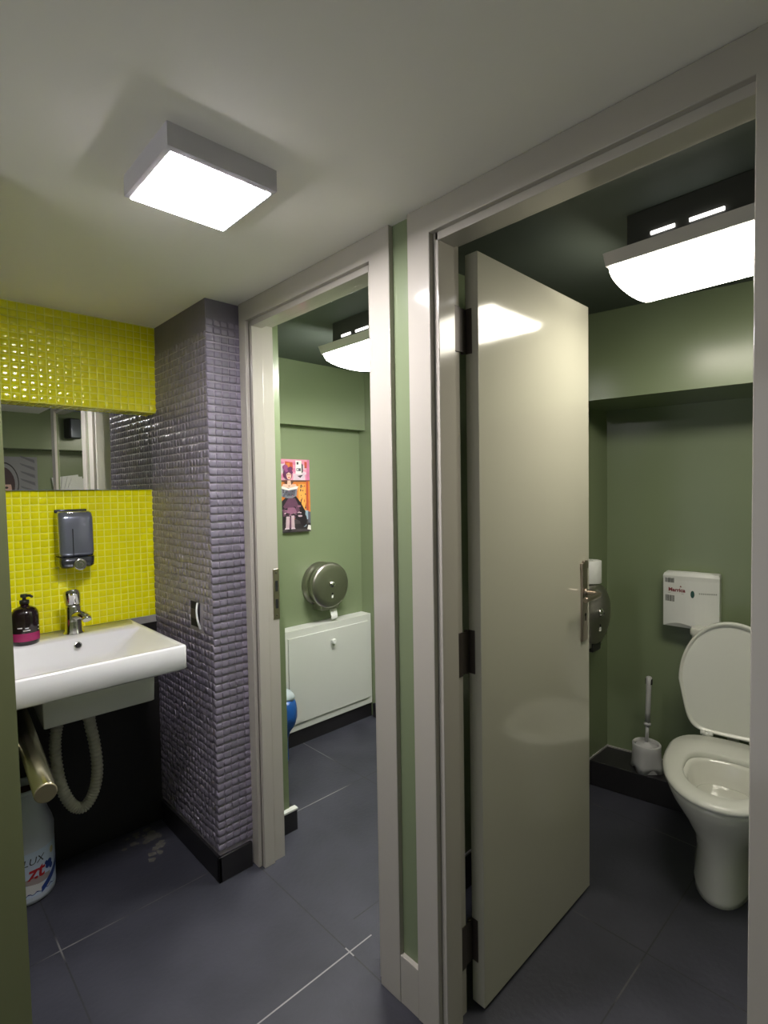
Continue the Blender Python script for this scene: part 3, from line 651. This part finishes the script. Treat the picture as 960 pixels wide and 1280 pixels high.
# folded towel dispenser on the end wall
t = thing('towel_dispenser', 'white wall dispenser with barcode stickers and dark oval window above the toilet', 'dispenser', tuple(sk(-.05, -.33, .9)))
y0, y1, z0, z1 = -.478, -.262, .778, 1.016      # y1 is the left side
def dplan(z, k=0., d=.075, bulge=.022, cr=0.):
    n = 12; pts = [sk(-.002, y1-k*.5, z)]
    for i in range(n+1):
        f = i/n; pts.append(sk(-(d + bulge*4*f*(1-f)) + k, (y1-k*.5) + ((y0+k*.5)-(y1-k*.5))*f, z + (cr*4*f*(1-f))))
    pts.append(sk(-.002, y0+k*.5, z)); return pts
b = MB()
R_ = [dplan(z1-.030), dplan(z1-.014, -.002, cr=.004), dplan(z1-.003, .004, cr=.010), dplan(z1, .016, cr=.012)]
low = []
n = 12
for i, p in enumerate(dplan(z0)):
    f = 0 if i == 0 else 1 if i == n+2 else (i-1)/n
    p = p.copy(); p.z = z0 + (.020*max(0, math.sin(PI*min(1, f/.62))) if 0 < f < .62 else 0); low.append(p)
b.loft([low] + R_, 'whiteplastic', smooth=False); b.build('cover', t)
b = MB(); b.loft([[sk(-.004, y1-.006, z0+.022), sk(-.070, y1-.006, z0+.022), sk(-.070, y0+.006, z0+.022), sk(-.004, y0+.006, z0+.022)], [sk(-.004, y1-.006, z0+.024), sk(-.070, y1-.006, z0+.024), sk(-.070, y0+.006, z0+.024), sk(-.004, y0+.006, z0+.024)]], 'ink'); b.build('slot', t)
def dsp(u, v, w=0):    # u along the front from the left side, v up
    f = u/(y1-y0); return sk(-(.075 + .022*4*f*(1-f)) - .0006 - w, y1-u, z0 + v)
for u0, v0, w_, h_ in ((.008, .196, .040, .022), (.009, .112, .038, .028)):
    b = MB(); b.quad([dsp(u0-.002, v0-.004), dsp(u0+w_+.002, v0-.004), dsp(u0+w_+.002, v0+h_+.002), dsp(u0-.002, v0+h_+.002)], 'whiteplastic')
    b.build('sticker', t); b = MB()
    u = u0; rb = random.Random(int(v0*1000))
    while u < u0+w_-.002:
        ww = rb.choice((.0012, .0018, .0026)); b.quad([dsp(u, v0, .0003), dsp(u+ww, v0, .0003), dsp(u+ww, v0+h_, .0003), dsp(u, v0+h_, .0003)], 'inkdark'); u += ww + rb.choice((.0009, .0014))
    b.build('barcode', t)
b = MB(); text_into(b, 'Marrica', 'inkred', .022, lambda u, v, w: dsp(.056+u, .165+v, w), bold=.0009); b.quad([dsp(.020, .149, .0004), dsp(.085, .149, .0004), dsp(.085, .1505, .0004), dsp(.020, .1505, .0004)], 'ink'); b.quad([dsp(.068, .179, .0004), dsp(.076, .179, .0004), dsp(.072, .187, .0004)], 'inkred'); o = b.build('lettering', t); o['label'] = 'dark red lettering'
b = MB(); 
for k in range(9): u = .142 + k*.0075; b.quad([dsp(u, .154, .0004), dsp(u+.005, .154, .0004), dsp(u+.005, .160, .0004), dsp(u, .160, .0004)], 'ink')
bpy.data.materials['grey_ink'].node_tree.nodes['Principled BSDF'].inputs['Base Color'].default_value = (.33, .34, .31, 1)
b.build('faint_print', t)
b = MB(); n = 20; b.quad([dsp(.118 + .0075*math.cos(2*PI*i/n), .152 + .016*math.sin(2*PI*i/n), .0006) for i in range(n)], 'green_ink'); o = b.build('window', t); o['label'] = 'dark green oval window'

# toilet roll on top of the dispenser
b = MB(); rx, ry, rz = 2.275, 1.087, .852+.132
seg = 36
def rring(r, z): return [(rx + r*math.cos(2*PI*i/seg), ry + r*math.sin(2*PI*i/seg), z) for i in range(seg)]
b.loft([rring(.02, rz+.098), rring(.02, rz), rring(.050, rz), rring(.052, rz+.003), rring(.052, rz+.096), rring(.050, rz+.098), rring(.02, rz+.098)], 'paper', False, False)
tag(b.build('toilet_roll'), 'white toilet roll standing on the round steel dispenser behind the door', 'toilet roll')

# toilet brush
bc = sk(-.128, -.205); bx, by = bc.x, bc.y
t = thing('toilet_brush', 'pale grey toilet brush standing in its holder on the black ledge', 'toilet brush', (bx, by, .118))
b = MB(); n = 48; rings = []
for q, r, z in ((0, .060, 0), (0, .0605, .03), (0, .059, .09), (0, .060, .116), (0, .057, .120), (0, .050, .119), (0, .048, .108)):
    rings.append([(bx + (r + (.010*(1-z/.06)*max(0, math.cos(4*2*PI*i/n)) if z < .06 else 0))*math.cos(2*PI*i/n), by + (r + (.010*(1-z/.06)*max(0, math.cos(4*2*PI*i/n)) if z < .06 else 0))*math.sin(2*PI*i/n), .1185 + z + (.020*max(0, -math.cos(4*2*PI*i/n)) if z == 0 else 0)) for i in range(n)])
b.loft(rings, 'brushplastic', True, False); b.build('holder', t)
b = MB(); b.lathe((bx, by, .1185), [(.047, .106), (.045, .110), (.020, .113), (.014, .122), (.009, .126)], 'brushplastic', seg=32); b.build('lid', t)
b = MB(); dx, dy = -.006, -.012; top = Vector((bx + dx, by + dy, .548)); bot = Vector((bx, by, .235))
def q(f): return bot.lerp(top, f)
b.tube([q(0), q(.28)], .0075, 'brushplastic', 14); b.tube([q(.275), q(.285), q(.31), q(.32)], lambda f: .015 if .1 < f < .9 else .011, 'brushplastic', 18); b.tube([q(.32), q(.5), q(.90), q(.99), q(1)], lambda f: .0105 + .002*f if f < .95 else .008, 'brushplastic', 16)
p = q(.93); b.box(p.x-.006, p.x+.006, p.y-.0145, p.y+.0145, p.z-.014, p.z+.012, 'hole', .003); b.build('handle', t)

# ------------------------------------------------------------------ seen only in the mirror: wall behind the camera
t = thing('poster', 'grey poster of a face with a dark fringe, seen reflected in the mirror', 'poster', (.90, BACK, 1.45))
for k, v in dict(silver=(128, 128, 132), silver2=(98, 98, 104), fringe=(62, 42, 46), face=(206, 168, 156), frame=(40, 34, 34), lips=(150, 70, 74)).items(): M['pos_'+k] = mat('poster_'+k, lin(v), .5, var=.12, vscale=12)
b = MB(); X0, X1, Z0, Z1, yy = .72, 1.078, 1.16, 1.745, BACK+.004; b.box(X0, X1, BACK-.0015, yy, Z0, Z1, 'pos_silver'); 
lay = [0]
def poly(pts, m):
    lay[0] += 1; b.quad([(X1 - u*(X1-X0), yy + .0004 + lay[0]*.0001, Z0 + v*(Z1-Z0)) for u, v in pts], 'pos_'+m)
for k in range(7): poly([(.05, .25+.11*k), (.32, .33+.11*k), (.36, .36+.11*k), (.06, .30+.11*k)], 'silver2')
ell(.68, .62, .30, .30, 'frame', 28); ell(.68, .62, .28, .28, 'silver', 28); ell(.70, .60, .24, .25, 'fringe', 26); ell(.70, .53, .17, .20, 'face', 26)
poly([(.48, .60), (.92, .60), (.90, .76), (.70, .82), (.52, .76)], 'fringe'); ell(.63, .555, .035, .016, 'frame'); ell(.78, .555, .035, .016, 'frame'); ell(.705, .42, .05, .02, 'lips'); poly([(.69, .54), (.72, .54), (.735, .475), (.68, .475)], 'lips')
b.build('print', t)
t = thing('loudspeaker', 'small black wall speaker seen reflected at the top of the mirror', 'speaker', (1.29, BACK+.10, 1.98))
XS = Matrix.Translation((1.285, BACK+.29, 1.975)) @ Matrix.Rotation(math.radians(-18), 4, 'Z')
b = MB(); b.box(-.05, .05, -.045, .05, -.085, .085, 'dark', .012); b.build('cabinet', t, xf=XS)
b = MB(); b.box(-.043, .043, .049, .054, -.077, .077, 'smoke', .004); b.build('grille', t, xf=XS)
b = MB(); b.tube([(1.285, BACK+.218, 1.98), (1.285, BACK+.27, 1.98)], .014, 'dark', 12); b.build('bracket', t)
t = thing('paper_towels', 'fanned stack of white paper seen reflected at the bottom of the mirror', 'paper', (1.30, BACK, 1.55))
b = MB(); b.box(1.17, 1.44, BACK-.0015, BACK+.09, 1.20, 1.36, 'whiteplastic', .006); b.build('holder', t)
for k in range(5):
    b = MB(); Xk = Matrix.Translation((1.42, BACK+.02+.013*k, 1.36)) @ Matrix.Rotation(math.radians(-8 + 7*k), 4, 'Y')
    b.box(-.21+.012*k, .0, 0, .004, -.03, .24-.02*k, 'paper'); b.build('sheet', t, xf=Xk)

# added fill light from the left, an unseen source to brighten the ceiling
hl = bpy.data.lights.new('added_ceiling_fill', 'AREA'); hl.shape = 'RECTANGLE'; hl.size = 1.05; hl.size_y = 1.9; hl.energy = 6.0; hl.color = (.96, .96, 1.0)
ho = bpy.data.objects.new('added_ceiling_fill', hl); C.objects.link(ho); ho.location = (-1.05, .80, .95); ho.rotation_euler = (PI/2, 0, -PI/2)
# ------------------------------------------------------------------ camera, world, colour management
cam = bpy.data.cameras.new('camera'); co = bpy.data.objects.new('camera', cam); C.objects.link(co)
f, yaw, pitch, roll = 671.5382, .7605, -.0382, -.0169
F = Vector((math.sin(yaw)*math.cos(pitch), math.cos(yaw)*math.cos(pitch), math.sin(pitch)))
R0 = Vector((math.cos(yaw), -math.sin(yaw), 0)); U0 = R0.cross(F)
R2 = R0*math.cos(roll) + U0*math.sin(roll); U2 = U0*math.cos(roll) - R0*math.sin(roll)
mw = Matrix((R2, U2, -F)).transposed().to_4x4(); mw.translation = Vector((0, 0, 1.40)); co.matrix_world = mw
cam.sensor_fit = 'VERTICAL'; cam.sensor_height = 36; cam.sensor_width = 27; cam.lens = f/1280*36; cam.clip_start = .02
S.camera = co
w = bpy.data.worlds.new('world'); S.world = w; w.use_nodes = True
w.node_tree.nodes['Background'].inputs[0].default_value = (.5, .5, .5, 1); w.node_tree.nodes['Background'].inputs[1].default_value = .02
S.view_settings.view_transform = 'Standard'; S.view_settings.look = 'None'; S.view_settings.exposure = 0; S.view_settings.gamma = 1; S.view_settings.use_curve_mapping = False
S.cycles.blur_glossy = 0.0; S.cycles.sample_clamp_indirect = 30.0
